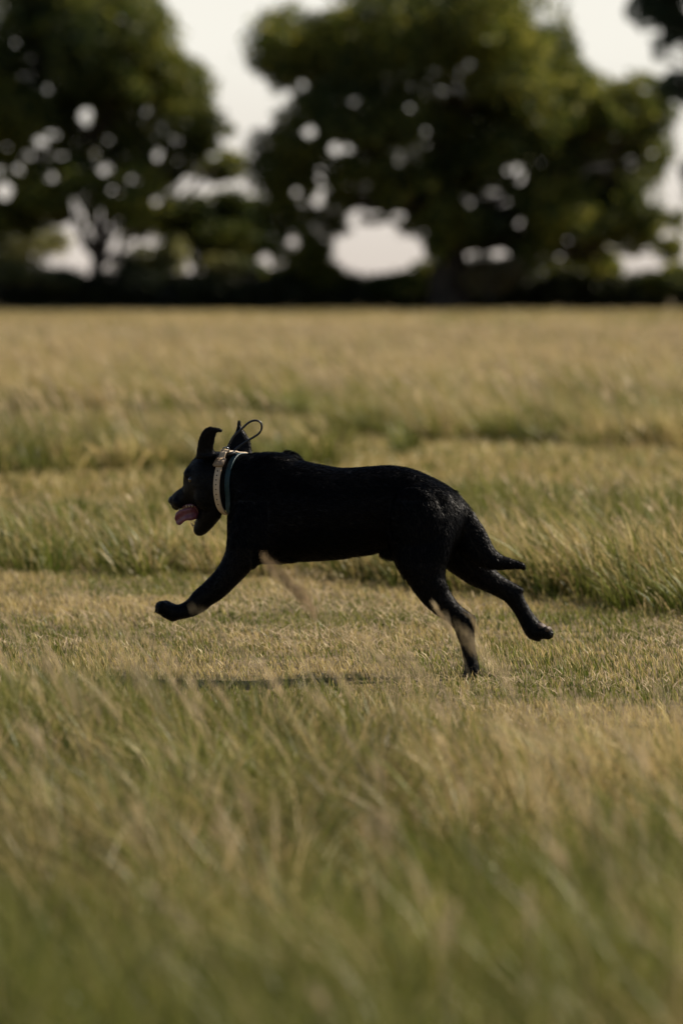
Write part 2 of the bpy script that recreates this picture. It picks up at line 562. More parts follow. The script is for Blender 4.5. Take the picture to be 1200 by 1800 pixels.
def crown_mesh(name, blobs, D, count, size, holes=(), gap=0.42, cols=None, seed=3, depth=0.8, gs=1.3, pores=0.0):
    """leaf-sized faces filling boughs given as (px, py, rx, ry[, dy]) at distance D"""
    s = D / F
    r_ = np.random.default_rng(seed)
    if cols is None:
        cols = np.array([[0.058, 0.078, 0.011], [0.11, 0.125, 0.018], [0.024, 0.044, 0.012], [0.24, 0.23, 0.042]])  # last, bright leaf colour stands in for sunlit highlights
    area = np.array([b[2] * b[3] for b in blobs], float)
    cnt = (count * area / area.sum()).astype(int)
    Ps, Cs = [], []
    for b, n in zip(blobs, cnt):
        c = at(b[0], b[1], D)
        dy = b[4] if len(b) > 4 else r_.uniform(-1.5, 1.5) * depth
        n = n * 3
        v = r_.normal(size=(n, 3))
        v /= np.linalg.norm(v, axis=1)[:, None]
        rr = r_.random(n) ** 0.45
        lump = 1 + 0.25 * (vnoise3(v * 2 + b[0], 0.8, seed + 5) - 0.5) * 2
        ry_ = depth * s * (b[2] + b[3]) / 2
        P = v * (rr * lump)[:, None] * np.array([b[2] * s, ry_, b[3] * s]) + np.array([c.x, c.y + dy, c.z])
        nn = vnoise3(P, gs, seed + 9) * 0.62 + vnoise3(P, gs * 0.4, seed + 10) * 0.38
        keep = nn > gap
        P = P[keep]
        Ps.append(P[:n // 3 + 1])
    P = np.concatenate(Ps)
    # openings between the boughs
    u = (P[:, 0] / P[:, 1]) * F + 600
    vpx = 490 - (P[:, 2] - 1) / P[:, 1] * F
    keep = np.ones(len(P), bool)
    jit = r_.normal(0, 0.5, len(P))
    irr = 4.5 * (vnoise3(P * np.array([1, .16, 1]), 0.55, seed + 60) - .5)
    for (hx, hy, hw, hh) in holes:
        keep &= (((u - hx) / hw) ** 2 + ((vpx - hy) / hh) ** 2) > np.clip(1.0 + jit + irr, .15, 2.6)
    # see-through pores, stronger low in the crown
    if pores:
        pn_ = vnoise3(P * np.array([1, .16, 1]), 0.5, seed + 40)
        pl_ = vnoise3(P * np.array([1, .16, 1]), 2.2, seed + 41)
        low = np.clip((vpx - 60) / 240, 0, 1)
        keep &= pn_ > (0.10 + pores * low * (0.25 + pl_))
    P = P[keep & (P[:, 2] > 0.05)]
    n = len(P)
    ax = r_.normal(size=(n, 3)); ax /= np.linalg.norm(ax, axis=1)[:, None]
    bx = np.cross(ax, r_.normal(size=(n, 3))); bx /= np.linalg.norm(bx, axis=1)[:, None]
    sz = size * r_.uniform(0.6, 1.4, n)[:, None]
    V = np.stack([P - ax * sz * .5, P + bx * sz * .28, P + ax * sz * .5, P - bx * sz * .28], 1).reshape(-1, 3)
    F_ = np.arange(n * 4)
    tone = cols[r_.integers(0, len(cols), n)] * r_.uniform(.75, 1.25, (n, 1))
    pn = vnoise3(P, 1.8, seed + 20)[:, None]
    tone = tone * (1 + (pn - .5) * np.array([[1.7, 1.45, 1.1]]))  # light and dark clumps: crown highlights put into the leaf colour
    C = np.repeat(tone, 4, 0)
    return np_mesh(name, V, F_, np.full(n, 4), C)


def tree(name, label, base_px, D, trunk_r, fork_py, blobs, count, size, holes=(), limbs=None, group=None, cat='tree', lean=0, forks=None, **k):
    b0 = Vector((at(base_px, 520, D).x, D, 0))
    root = empty(name, b0)
    tag(root, label, cat, group)
    bm = bmesh.new()
    fk = at(base_px + lean, fork_py, D)
    pts = wander(b0 + Vector((0, 0, -.1)), fk, 5, trunk_r * .35)
    tube_into(bm, pts, [trunk_r * f for f in (1.5, 1.1, 1.0, .95, .9, .85)], 12)
    for i, b in enumerate(blobs if limbs is None else limbs):
        c = at(b[0], b[1], D)
        c.y += random.uniform(-.8, .8)
        st = b0.lerp(fk, random.uniform(.72, 1.0))
        mid = wander(st, c, 7, (c - st).length * .10)
        r0 = trunk_r * random.uniform(.38, .6)
        tube_into(bm, mid, [r0 * (1 - .85 * t / 7) for t in range(8)], 7)
        for j in range(5):
            q = mid[random.randint(3, 6)]
            e = c + Vector((random.uniform(-1, 1) * b[2], random.uniform(-.7, .7) * b[2], random.uniform(-.8, 1) * b[3])) * (D / F) * .85
            tube_into(bm, wander(q, e, 4, (e - q).length * .09), [r0 * .4 * (1 - .8 * t / 4) for t in range(5)], 5)
    me = bpy.data.meshes.new('trunk')
    bm.to_mesh(me); bm.free()
    link('trunk', me, bark, root)
    link('crown', crown_mesh('crown', blobs, D, count, size, holes, **k), leaf_m, root, smooth=False)
    return root


DT = 116.0
big_blobs = [(500, 90, 75, 70), (590, 110, 110, 90), (700, 80, 140, 110), (850, 60, 140, 120), (930, 150, 130, 120),
             (1010, 220, 130, 100), (1080, 280, 90, 110), (1110, 370, 70, 75), (620, 240, 150, 90), (500, 290, 70, 70),
             (760, 270, 150, 120), (900, 330, 150, 100), (560, 330, 100, 60), (500, 400, 60, 70), (800, 380, 90, 60),
             (990, 390, 120, 45), (700, 340, 120, 45), (1130, 190, 60, 60), (1140, 280, 55, 70), (1150, 390, 45, 50), (930, 445, 45, 35), (1040, 445, 60, 40), (1175, 430, 30, 30), (850, 470, 40, 22), (590, 395, 32, 24), (725, 398, 34, 26), (652, 380, 40, 16), (765, 430, 26, 34), (560, 435, 28, 26), (760, -60, 200, 80), (545, 455, 45, 35)]
big_holes = [(655, 432, 82, 48), (850, 432, 30, 22), (885, 424, 28, 20), (985, 440, 19, 18), (1130, 460, 58, 22), (520, 338, 24, 22),
             (648, 272, 38, 18), (610, 262, 24, 14), (748, 232, 18, 20), (770, 262, 20, 16), (805, 166, 18, 14), (470, 215, 50, 16),
             (530, 158, 22, 14), (890, 300, 18, 16), (950, 290, 16, 24), (985, 305, 24, 14), (1130, 160, 18, 12), (545, 235, 16, 14),
             (720, 192, 14, 12), (470, 460, 28, 18), (515, 425, 20, 18), (650, 375, 25, 12), (928, 325, 16, 12), (800, 365, 12, 10),
             (1110, 290, 18, 14), (420, 215, 24, 24), (1180, 330, 16, 60), (560, 300, 16, 10), (1145, 270, 14, 16)]
tree('oak_tree', 'broad dark oak with a thick trunk and sunlit right side in the far hedge line', 792, DT, 0.56, 400, big_blobs, 170000, 0.18,
     [(a, b, c * .66, d * .66) for a, b, c, d in big_holes], gap=0.37, seed=3, depth=1.3, pores=0.20, limbs=[b for b in big_blobs if b[1] < 300 or b[0] > 850])
left_blobs = [(60, 60, 130, 110), (190, 70, 130, 110), (280, 160, 100, 90), (330, 230, 75, 60), (150, 200, 120, 90), (30, 210, 90, 70),
              (230, 280, 100, 60), (380, 290, 60, 32), (90, 330, 110, 50), (-70, 200, 110, 160), (20, 380, 80, 40), (250, 360, 70, 50),
              (140, -40, 160, 60), (60, 290, 80, 60), (130, 370, 50, 30), (-30, 400, 70, 60), (240, 330, 60, 40), (300, 310, 50, 22)]
left_holes = [(183, 405, 24, 40), (130, 455, 50, 32), (155, 205, 20, 24), (72, 250, 20, 14), (35, 292, 24, 30), (95, 315, 22, 16),
              (185, 300, 22, 34), (310, 250, 20, 14), (378, 276, 18, 12), (345, 322, 60, 16), (435, 310, 22, 16), (100, 238, 24, 12),
              (10, 335, 16, 22), (235, 318, 18, 12), (200, 335, 18, 14), (25, 425, 20, 16), (160, 250, 12, 16), (15, 260, 14, 16)]
tree('ash_tree', 'forked dark tree left of the broad oak with sky showing through its crown', 172, DT + 2, 0.24, 440, left_blobs, 130000, 0.18,
     [(a, b, c * .66, d * .66) for a, b, c, d in left_holes], gap=0.38, seed=31, depth=1.3, pores=0.20, limbs=[b for b in left_blobs if b[1] < 300])
tree('small_tree', 'low round tree between the forked tree and the broad oak', 345, DT + 6, 0.13, 455,
     [(345, 390, 60, 50), (400, 380, 50, 50), (300, 400, 50, 45), (440, 400, 50, 55), (400, 430, 70, 40), (250, 400, 40, 40)], 20000, 0.20, gap=0.34, seed=45, pores=0.15)
tree('poplar_tree', 'dark blue-green tree reaching in at the top right corner', 1330, DT - 8, 0.3, 300,
     [(1160, 10, 60, 45), (1230, 40, 90, 80), (1200, 150, 45, 30), (1330, 150, 130, 120), (1300, -60, 180, 90), (1250, 300, 60, 60)], 24000, 0.2,
     [(1150, 60, 30, 22), (1190, 100, 20, 22)], gap=0.40, seed=57, cols=np.array([[0.03, 0.05, 0.03], [0.04, 0.06, 0.035], [0.025, 0.045, 0.03]]))

olive = np.array([[0.16, 0.16, 0.05], [0.20, 0.19, 0.075], [0.11, 0.12, 0.04]])
brown = np.array([[0.13, 0.105, 0.05], [0.10, 0.09, 0.04], [0.16, 0.13, 0.07]])
bushes = [
    ('pale green bush seen under the forked tree, beyond the hedge', 60, DT + 25, [(50, 430, 60, 32), (10, 455, 50, 30), (100, 425, 30, 25)], olive, 71),
    ('olive bush right of the forked trunk', 265, DT + 3, [(260, 460, 50, 35), (300, 450, 35, 45), (225, 470, 30, 25)], olive, 72),
    ('low brownish bush between the small tree and the oak', 415, DT + 4, [(400, 470, 50, 22), (440, 478, 35, 20)], olive, 73),
    ('brownish bush right of the thick oak trunk', 860, DT - 2, [(860, 490, 45, 28), (890, 475, 30, 22)], brown, 74),
    ('dark bush left of the thick oak trunk', 720, DT + 1, [(700, 500, 60, 22), (750, 490, 40, 36)], None, 75),
    ('dark shrub standing in the hedge under the right side of the oak', 1030, DT + 2, [(1020, 480, 60, 40), (1075, 475, 30, 30), (950, 490, 50, 35)], None, 76),
    ('olive shrub at the left edge of the hedge line', -10, DT, [(20, 478, 60, 25), (100, 488, 50, 18), (-40, 470, 50, 35)], olive, 77),
    ('dark shrub below the left boughs of the oak', 540, DT + 2, [(520, 490, 60, 28), (570, 480, 40, 24)], None, 78),
    ('dark shrub at the right edge of the hedge line', 1190, DT + 1, [(1200, 490, 50, 30), (1160, 500, 40, 24)], None, 79),
]
for lab, bx, D, bl, cl, sd in bushes:
    tree('bush', lab, bx, D, 0.07, 505, bl, 2600, 0.19, gap=0.30, seed=sd, cols=cl, cat='bush', group='bushes along the far field edge')
# the hedge: one long dark strip
hb = [(px, 514 + random.uniform(-7, 7), 40, 35 + random.uniform(-5, 5), 0.4 * random.uniform(-1, 1)) for px in range(-260, 1480, 22)]
hr = empty('hedge', (0, DT + 1.5, 0))
tag(hr, 'long low dark hedge running under the trees at the far edge of the field', 'hedge')
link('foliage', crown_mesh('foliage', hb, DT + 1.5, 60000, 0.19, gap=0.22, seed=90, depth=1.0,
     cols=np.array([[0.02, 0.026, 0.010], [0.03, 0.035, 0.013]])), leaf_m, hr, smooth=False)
for px in range(-260, 1480, 30):
    bm = bmesh.new()
    a = at(px + random.uniform(-8, 8), 520, DT + 1.5); a.z = -.05
    tube_into(bm, wander(a, a + Vector((random.uniform(-.3, .3), 0, random.uniform(.9, 1.3))), 3, .05), [.05, .04, .03, .012], 5)
    me = bpy.data.meshes.new('stem'); bm.to_mesh(me); bm.free()
    link('stem', me, bark, hr)


# ------------------------------------------------------------------ the dog
YD = 9.6


def catmull(a, n):
    a = np.asarray(a, float)
    out = []
    m = len(a)
    for i in range(m - 1):
        p0, p1, p2, p3 = a[max(i - 1, 0)], a[i], a[i + 1], a[min(i + 2, m - 1)]
        for k in range(n):
            t = k / n
            out.append(0.5 * (2 * p1 + (p2 - p0) * t + (2 * p0 - 5 * p1 + 4 * p2 - p3) * t * t + (3 * p1 - p0 - 3 * p2 + p3) * t ** 3))
    out.append(a[-1])
    return out


def ribs(bm, pairs, seg=20, n=5, power=1.0):
    """loft through silhouette pairs (x1,y1,x2,y2, dy, half-width m)"""
    rr = catmull(pairs, n)
    rings = []
    for x1, y1, x2, y2, dy, wd in rr:
        a, b = at(x1, y1, YD + dy), at(x2, y2, YD + dy)
        c = (a + b) / 2
        h = (a - b) / 2
        ring = []
        for k in range(seg):
            t = 2 * math.pi * k / seg
            ct, st = math.cos(t), math.sin(t)
            ct = math.copysign(abs(ct) ** power, ct)
            st = math.copysign(abs(st) ** power, st)
            ring.append(bm.verts.new(c + h * ct + Vector((0, wd * st, 0))))
        rings.append(ring)
    for a, b in zip(rings, rings[1:]):
        for k in range(seg):
            bm.faces.new((a[k], a[(k + 1) % seg], b[(k + 1) % seg], b[k]))
    for ring, rev in ((rings[0], True), (rings[-1], False)):
        c = sum((v.co for v in ring), Vector()) / seg
        cv = bm.verts.new(c)
        for k in range(seg):
            f = (ring[k], ring[(k + 1) % seg], cv)
            bm.faces.new(f[::-1] if not rev else f)


def ell(bm, px, py, dy, rx, rz, ry, ang=0, seg=16):
    """ellipsoid: rx, rz photo px in the picture plane, ry metres of depth, ang degrees"""
    c = at(px, py, YD + dy)
    s = YD / F
    M = Matrix.Translation(c) @ Matrix.Rotation(R(ang), 4, 'Y') @ Matrix.Diagonal((rx * s, ry, rz * s, 1))
    bmesh.ops.create_uvsphere(bm, u_segments=seg, v_segments=seg // 2 + 2, radius=1, matrix=M)


bm = bmesh.new()
# trunk of the body: withers -> croup
ribs(bm, [(418, 802, 404, 896, .012, .060), (436, 799, 402, 915, .008, .070), (462, 799, 403, 945, .004, .082), (492, 804, 420, 980, 0, .096),
          (522, 811, 468, 990, 0, .106), (560, 819, 515, 984, 0, .112), (600, 825, 562, 982, 0, .110), (645, 823, 608, 978, 0, .098),
          (688, 821, 650, 966, 0, .086), (726, 828, 690, 965, 0, .084), (760, 843, 728, 975, 0, .086), (788, 858, 762, 985, 0, .080),
          (808, 878, 785, 985, 0, .062), (818, 900, 796, 970, 0, .036)], 28, 5)
# near shoulder blade, upper arm and foreleg
ribs(bm, [(470, 818, 515, 830, -.036, .010), (452, 834, 522, 858, -.056, .026), (428, 860, 512, 890, -.068, .036), (410, 905, 500, 935, -.072, .042), (402, 940, 478, 972, -.074, .040),
          (397, 970, 447, 996, -.074, .033), (382, 1000, 424, 1019, -.073, .028), (361, 1023, 393, 1049, -.072, .025),
          (341, 1041, 371, 1063, -.071, .022), (330, 1055, 352, 1077, -.070, .021), (314, 1064, 334, 1084, -.070, .021),
          (305, 1062, 306, 1089, -.070, .026), (293, 1057, 292, 1086, -.070, .027), (284, 1058, 283, 1080, -.070, .022)], 18, 5)
for k, (dy, px) in enumerate(((-.092, 286), (-.077, 282), (-.062, 283), (-.048, 288))):
    ell(bm, px, 1068, dy, 8.5, 11, .0105, 10)
ell(bm, 303, 1084, -.070, 10, 7, .016, 15)
ell(bm, 349, 1070, -.070, 9, 7, .016, -40)
ell(bm, 436, 985, -.078, 16, 20, .028, 30)
# far foreleg, reaching a touch less
ribs(bm, [(440, 880, 510, 900, .066, .036), (410, 930, 482, 972, .070, .040), (403, 966, 450, 994, .070, .032), (388, 1001, 424, 1016, .070, .026),
          (368, 1026, 397, 1044, .070, .022), (350, 1045, 377, 1058, .069, .019), (336, 1056, 358, 1074, .068, .019), (322, 1064, 338, 1080, .068, .018),
          (312, 1064, 314, 1083, .068, .020), (303, 1062, 303, 1082, .068, .020)], 16, 5)
# near hind leg
ribs(bm, [(712, 836, 765, 850, -.030, .010), (684, 858, 786, 870, -.050, .030), (672, 895, 796, 895, -.052, .040), (676, 935, 798, 935, -.058, .044), (690, 975, 790, 972, -.064, .044),
          (704, 1003, 782, 1001, -.067, .040), (722, 1032, 783, 1024, -.068, .033), (745, 1061, 794, 1047, -.068, .026), (768, 1081, 809, 1066, -.068, .020),
          (788, 1094, 826, 1079, -.068, .017), (799, 1106, 834, 1092, -.068, .017), (804, 1119, 832, 1108, -.068, .0165), (810, 1134, 833, 1131, -.068, .017),
          (815, 1155, 837, 1154, -.068, .019), (817, 1170, 840, 1172, -.068, .024), (816, 1182, 842, 1185, -.068, .026), (815, 1193, 842, 1196, -.068, .022)], 18, 5)
ell(bm, 827, 1088, -.068, 8, 6, .013, -30)
for dy in (-.090, -.075, -.061, -.046):
    ell(bm, 822, 1194, dy, 11, 8, .010, 20)
# far hind leg, kicked back
ribs(bm, [(715, 890, 800, 890, .050, .042), (735, 945, 822, 925, .062, .046), (775, 990, 842, 955, .066, .042), (800, 1010, 852, 975, .067, .035), (827, 1027, 866, 998, .068, .028),
          (850, 1037, 884, 1015, .068, .023), (870, 1047, 900, 1024, .068, .019), (886, 1056, 914, 1034, .068, .017), (897, 1068, 919, 1050, .068, .0165),
          (906, 1081, 927, 1065, .068, .0165), (914, 1096, 937, 1081, .068, .018), (921, 1110, 947, 1093, .068, .023), (931, 1122, 957, 1099, .068, .025),
          (946, 1127, 964, 1106, .068, .022)], 18, 5)
ell(bm, 912, 1038, .068, 7, 6, .012, 40)
for dy, px in ((.046, 955), (.061, 958), (.075, 958), (.090, 954)):
    ell(bm, px + 1, 1112, dy, 13, 10, .0105, 30)
ell(bm, 940, 1106, .068, 14, 14, .022)
# tail
ribs(bm, [(796, 861, 774, 900, .0, .030), (815, 882, 788, 924, .0, .026), (835, 907, 800, 948, 0, .024), (853, 936, 815, 974, 0, .022), (867, 963, 836, 992, 0, .019),
          (882, 977, 860, 1000, 0, .016), (897, 982, 885, 1000, 0, .010), (911, 987, 905, 999, 0, .007), (922, 991, 920, 1000, 0, .0055)], 14, 5)
# belly fold and sheath
ell(bm, 684, 970, 0, 19, 12, .022, 8)
ell(bm, 640, 964, 0, 50, 9, .030, -10)
ell(bm, 506, 978, -.02, 20, 8, .03, 0)
# far shoulder blade pushing up
ell(bm, 512, 806, .045, 20, 9, .022, 22)
ell(bm, 478, 810, .0, 40, 12, .040, 3)
# muscles on the near side
ell(bm, 470, 895, -.078, 28, 48, .026, 20)
ell(bm, 730, 915, -.084, 46, 60, .028, -10)
ell(bm, 756, 1020, -.078, 22, 40, .024, -30)
# neck and skull
ribs(bm, [(462, 800, 410, 910, .006, .074), (430, 799, 404, 895, .010, .064), (405, 797, 398, 893, .016, .058), (388, 795, 388, 904, .022, .060),
          (366, 795, 374, 910, .030, .064), (350, 800, 356, 900, .036, .062), (336, 814, 346, 890, .044, .052), (327, 827, 338, 888, .052, .040),
          (324, 840, 332, 887, .058, .033), (323, 855, 326, 889, .064, .029), (311, 864, 317, 893, .076, .027), (303, 872, 309, 896, .086, .023),
          (300, 878, 303, 890, .092, .015)], 24, 5)
ell(bm, 362, 868, -.004, 20, 28, .026, 10)       # cheek
ell(bm, 332, 834, .028, 8.5, 11, .020, 0)           # brow
ell(bm, 314, 884, .060, 12, 9, .018, 20)         # flews
# lower jaw, wide open
ribs(bm, [(372, 872, 388, 908, .030, .050), (357, 886, 378, 920, .036, .042), (350, 902, 368, 931, .044, .032), (345, 916, 358, 939, .052, .024),
          (342, 926, 350, 941, .058, .017), (341, 932, 344, 939, .061, .010)], 18, 5)
# ears flung up
ribs(bm, [(344, 806, 384, 802, -.022, .020), (346, 797, 378, 795, -.026, .012), (347, 785, 375, 787, -.032, .008), (351, 768, 378, 771, -.038, .007), (358, 756, 380, 762, -.042, .0065),
          (367, 751, 382, 759, -.044, .006), (377, 752, 386, 760, -.046, .005), (391, 755, 391, 759, -.048, .004)], 16, 6)
ribs(bm, [(396, 802, 444, 804, .075, .016), (398, 787, 442, 788, .082, .009), (408, 770, 439, 773, .088, .0075), (415, 757, 431, 761, .092, .0065), (417, 748, 424, 751, .095, .0055),
          (419, 738, 423, 739, .098, .004)], 16, 6)
bmesh.ops.recalc_face_normals(bm, faces=bm.faces)
raw = bpy.data.meshes.new('raw')
bm.to_mesh(raw); bm.free()
ro = bpy.data.objects.new('raw', raw)
COL.objects.link(ro)
md = ro.modifiers.new('r', 'REMESH'); md.mode = 'VOXEL'; md.voxel_size = 0.0034
ms = ro.modifiers.new('s', 'SMOOTH'); ms.factor = 0.5; ms.iterations = 7
bpy.context.view_layer.update()
ev = ro.evaluated_get(bpy.context.evaluated_depsgraph_get())
body_me = bpy.data.meshes.new_from_object(ev)
bpy.data.objects.remove(ro); bpy.data.meshes.remove(raw)
body_me.name = 'body'
print('dog verts', len(body_me.vertices))
nv = len(body_me.vertices)
co = np.zeros(nv * 3, np.float32); body_me.vertices.foreach_get('co', co)
no = np.zeros(nv * 3, np.float32); body_me.vertices.foreach_get('normal', no)
co = co + no * 0.0014
body_me.vertices.foreach_set('co', co); body_me.update()
BV = BVHTree.FromPolygons([tuple(c) for c in co.reshape(-1, 3)], [tuple(p.vertices) for p in body_me.polygons])


def hit(px, py):
    d = (at(px, py, YD) - CAM).normalized()
    r = BV.ray_cast(CAM, d, 20)
    return (r[0], r[1]) if r[0] else (at(px, py, YD), Vector((0, -1, 0)))


coat = noise_mat('black_coat', (0.0025, 0.0025, 0.003), (0.0045, 0.004, 0.0045), 30, 0.5, 0.12, 0.3)
fur_m = mat('black_fur', (0.0014, 0.0014, 0.0018), 0.36, 0.10, IOR=1.3)
dog = empty('dog', (0.0, YD, 0.0))
tag(dog, 'black short-haired dog running left over the mown track with its mouth open', 'dog')
link('body', body_me, coat, dog)

# short fur, combed back along the body
tris = []
body_me.calc_loop_triangles()
nt_ = len(body_me.loop_triangles)
ti = np.zeros(nt_ * 3, np.int32); body_me.loop_triangles.foreach_get('vertices', ti); ti = ti.reshape(-1, 3)
X = co.reshape(-1, 3).astype(float)
a_, b_, c_ = X[ti[:, 0]], X[ti[:, 1]], X[ti[:, 2]]
N = np.cross(b_ - a_, c_ - a_); ar = np.linalg.norm(N, axis=1)
NH = 190000
idx = rng.choice(nt_, NH, p=ar / ar.sum())
r1, r2 = rng.random(NH), rng.random(NH)
sw = r1 + r2 > 1; r1[sw] = 1 - r1[sw]; r2[sw] = 1 - r2[sw]
P = a_[idx] + (b_[idx] - a_[idx]) * r1[:, None] + (c_[idx] - a_[idx]) * r2[:, None]
Nn = N[idx] / ar[idx][:, None]
u = P[:, 0] / P[:, 1] * F + 600
v = (1.0 - P[:, 2]) / P[:, 1] * F + 490
D_ = np.tile(np.array([1.0, 0, -0.18]), (NH, 1))
hl = np.full(NH, 0.012)
fore = (u < 440) & (v > 960); D_[fore] = (-.75, 0, -.65); hl[fore] = .006
hind = (v > 985) & (u > 690) & (u < 850); D_[hind] = (.45, 0, -.9); hl[hind] = .008
fh = (v > 1000) & (u >= 850); D_[fh] = (.75, 0, -.65); hl[fh] = .006
thigh = (u > 700) & (v > 880) & (v <= 985); D_[thigh] = (.45, 0, -.9); hl[thigh] = .011
tail = (u > 800) & (v < 1002) & (v - 862 < (u - 776) * 1.7); D_[tail] = (.6, 0, -.65); hl[tail] = .010
head = (u < 395) & (v < 945); D_[head] = (.8, 0, .15); hl[head] = .005
ears = (v < 797) & (u < 445); D_[ears] = (.2, 0, .9); hl[ears] = .004
chest = (u >= 395) & (u < 470) & (v > 880) & (v < 960); D_[chest] = (.3, 0, -.9)
back = (Nn[:, 2] > 0.35) & (v < 900) & (u > 440); hl[back] = .015
belly = (Nn[:, 2] < -0.3) & (u > 480) & (u < 710) & (v > 930); hl[belly] = .015
D_[:, 1] = 0
# hair whorls: comb direction drifts over the coat
q = vnoise3(P, 0.08, 77) - .5
q2 = (vnoise3(P, 0.03, 78) - .5) * np.where(back, 1.0, .45)
D_ = D_ + np.stack([0 * q, q * .5 + q2 * .8, q * .9 + q2 * .7], 1) + rng.normal(0, .15, (NH, 3))
Tn = D_ - Nn * (D_ * Nn).sum(1)[:, None]
Tn /= np.linalg.norm(Tn, axis=1)[:, None] + 1e-9
lift = 0.16 + 0.25 * np.clip(q2 + .1, 0, 1) + rng.random(NH) * .12
lift[belly] += .25
lift[back] += .10
hl = hl * rng.uniform(.6, 1.25, NH)
W_ = np.cross(Tn, Nn) + rng.normal(0, .35, (NH, 3))
W_ /= np.linalg.norm(W_, axis=1)[:, None]
wd = rng.uniform(.00035, .0006, NH)[:, None]
p0 = P - Nn * .0006
p1 = P + (Tn * .5 + Nn * lift[:, None] * .6) * hl[:, None]
p2 = P + (Tn + Nn * lift[:, None] * .75) * hl[:, None]
V = np.stack([p0 - W_ * wd, p0 + W_ * wd, p1 + W_ * wd * .8, p1 - W_ * wd * .8, p2], 1).reshape(-1, 3)
bi = (np.arange(NH) * 5)[:, None]
Q = bi + np.array([[0, 1, 2, 3]]); T3 = bi + np.array([[3, 2, 4]])
fur_me = np_mesh('fur', V, np.concatenate([Q.ravel(), T3.ravel()]), np.concatenate([np.full(NH, 4), np.full(NH, 3)]))
fur = link('fur', fur_me, fur_m, dog)
# longer locks that break up the outline
cand = np.where((back | belly | thigh | chest) & ~tail & (rng.random(NH) < 0.14))[0]
lk, tk, nk, pk, wk = hl[cand] * rng.uniform(.8, 1.25, len(cand)), Tn[cand], Nn[cand], P[cand], W_[cand]
lf = (rng.uniform(.1, .35, len(cand)))[:, None]
lk = lk[:, None]
w2 = rng.uniform(.0007, .0013, len(cand))[:, None]
a0, a1, a2 = pk - nk * .001, pk + (tk * .5 + nk * lf * .6) * lk, pk + (tk + nk * lf * .8 + np.array([0, 0, -.12])) * lk
V = np.stack([a0 - wk * w2, a0 + wk * w2, a1 + wk * w2 * .7, a1 - wk * w2 * .7, a2], 1).reshape(-1, 3)
bi = (np.arange(len(cand)) * 5)[:, None]
Q = bi + np.array([[0, 1, 2, 3]]); T3 = bi + np.array([[3, 2, 4]])
lm = np_mesh('guard_hair', V, np.concatenate([Q.ravel(), T3.ravel()]), np.concatenate([np.full(len(cand), 4), np.full(len(cand), 3)]))
gh = link('guard_hair', lm, fur_m, dog)
gh['kind'] = 'stuff'
fur['kind'] = 'stuff'


def part(name, fn, m, parent, **k):
    bm = bmesh.new()
    fn(bm)
    bmesh.ops.recalc_face_normals(bm, faces=bm.faces)
    me = bpy.data.meshes.new(name)
    bm.to_mesh(me); bm.free()
    o = link(name, me, m, parent, **k)
    return o


tongue_m = noise_mat('tongue', (0.115, 0.028, 0.045), (0.16, 0.045, 0.06), 60, 0.32, 0.5, 0.2)


def f_tongue(bm):
    prof = catmull([(352, 886, 352, 908, .046, .010), (344, 887, 346, 912, .036, .010), (334, 891, 336, 915, .028, .0085), (324, 894, 328, 915, .026, .0075),
                    (315, 897, 322, 919, .030, .0065), (309, 903, 317, 923, .034, .0055), (307, 911, 311, 922, .037, .004)], 6)
    seg = 20
    rings = []
    for i, (x1, y1, x2, y2, dy, wd) in enumerate(prof):
        a, b = at(x1, y1, YD + dy), at(x2, y2, YD + dy)
        c, h = (a + b) / 2, (a - b) / 2
        ring = []
        for k in range(seg):
            t = 2 * math.pi * k / seg
            ct, st = math.cos(t), math.sin(t)
            groove = 0.0075 * (1 - abs(ct)) ** 1.5
            ring.append(bm.verts.new(c + h * ct + Vector((0, wd * st + groove, 0))))
        rings.append(ring)
    for a, b in zip(rings, rings[1:]):
        for k in range(seg):
            bm.faces.new((a[k], a[(k + 1) % seg], b[(k + 1) % seg], b[k]))
    bm.faces.new(rings[0]); bm.faces.new(rings[-1])


part('tongue', f_tongue, tongue_m, dog)
gum_m = mat('gum', (0.10, 0.03, 0.03), 0.35, 0.5)


def f_gum(bm):
    ribs(bm, [(348, 888, 350, 906, .034, .010), (338, 885, 342, 893, .028, .008), (326, 887, 330, 893, .040, .006), (318, 891, 320, 895, .056, .004)], 12, 4)


part('mouth_lining', f_gum, gum_m, dog)
tooth_m = mat('tooth', (0.34, 0.26, 0.17), 0.35, 0.5)


def cone(bm, p, d, L, r):
    tube_into(bm, [p, p + d * L * .5, p + d * L], [r, r * .75, r * .12], 8)


for px, py, dy, dx_, dz_, L, r in ((340, 925, .034, -.6, .8, .012, .0024), (343, 919, .030, -.5, .85, .006, .002), (333, 888, .018, .0, -1, .006, .0026),
                                   (328, 888, .024, .0, -1, .006, .0024), (338, 888, .016, 0, -1, .006, .0026), (316, 894, .052, 0, -1, .010, .0024)):
    part('tooth', lambda bm: cone(bm, at(px, py, YD + dy), Vector((dx_, -.1, dz_)).normalized(), L, r), tooth_m, dog)

nose_m = noise_mat('wet_nose', (0.006, 0.006, 0.007), (0.010, 0.009, 0.010), 400, 0.45, 0.3, 0.5)


def f_nose(bm):
    ell(bm, 302, 879, .088, 6, 7.5, .017, 25)
    ell(bm, 304, 885, .080, 4.5, 4.5, .012, 25)


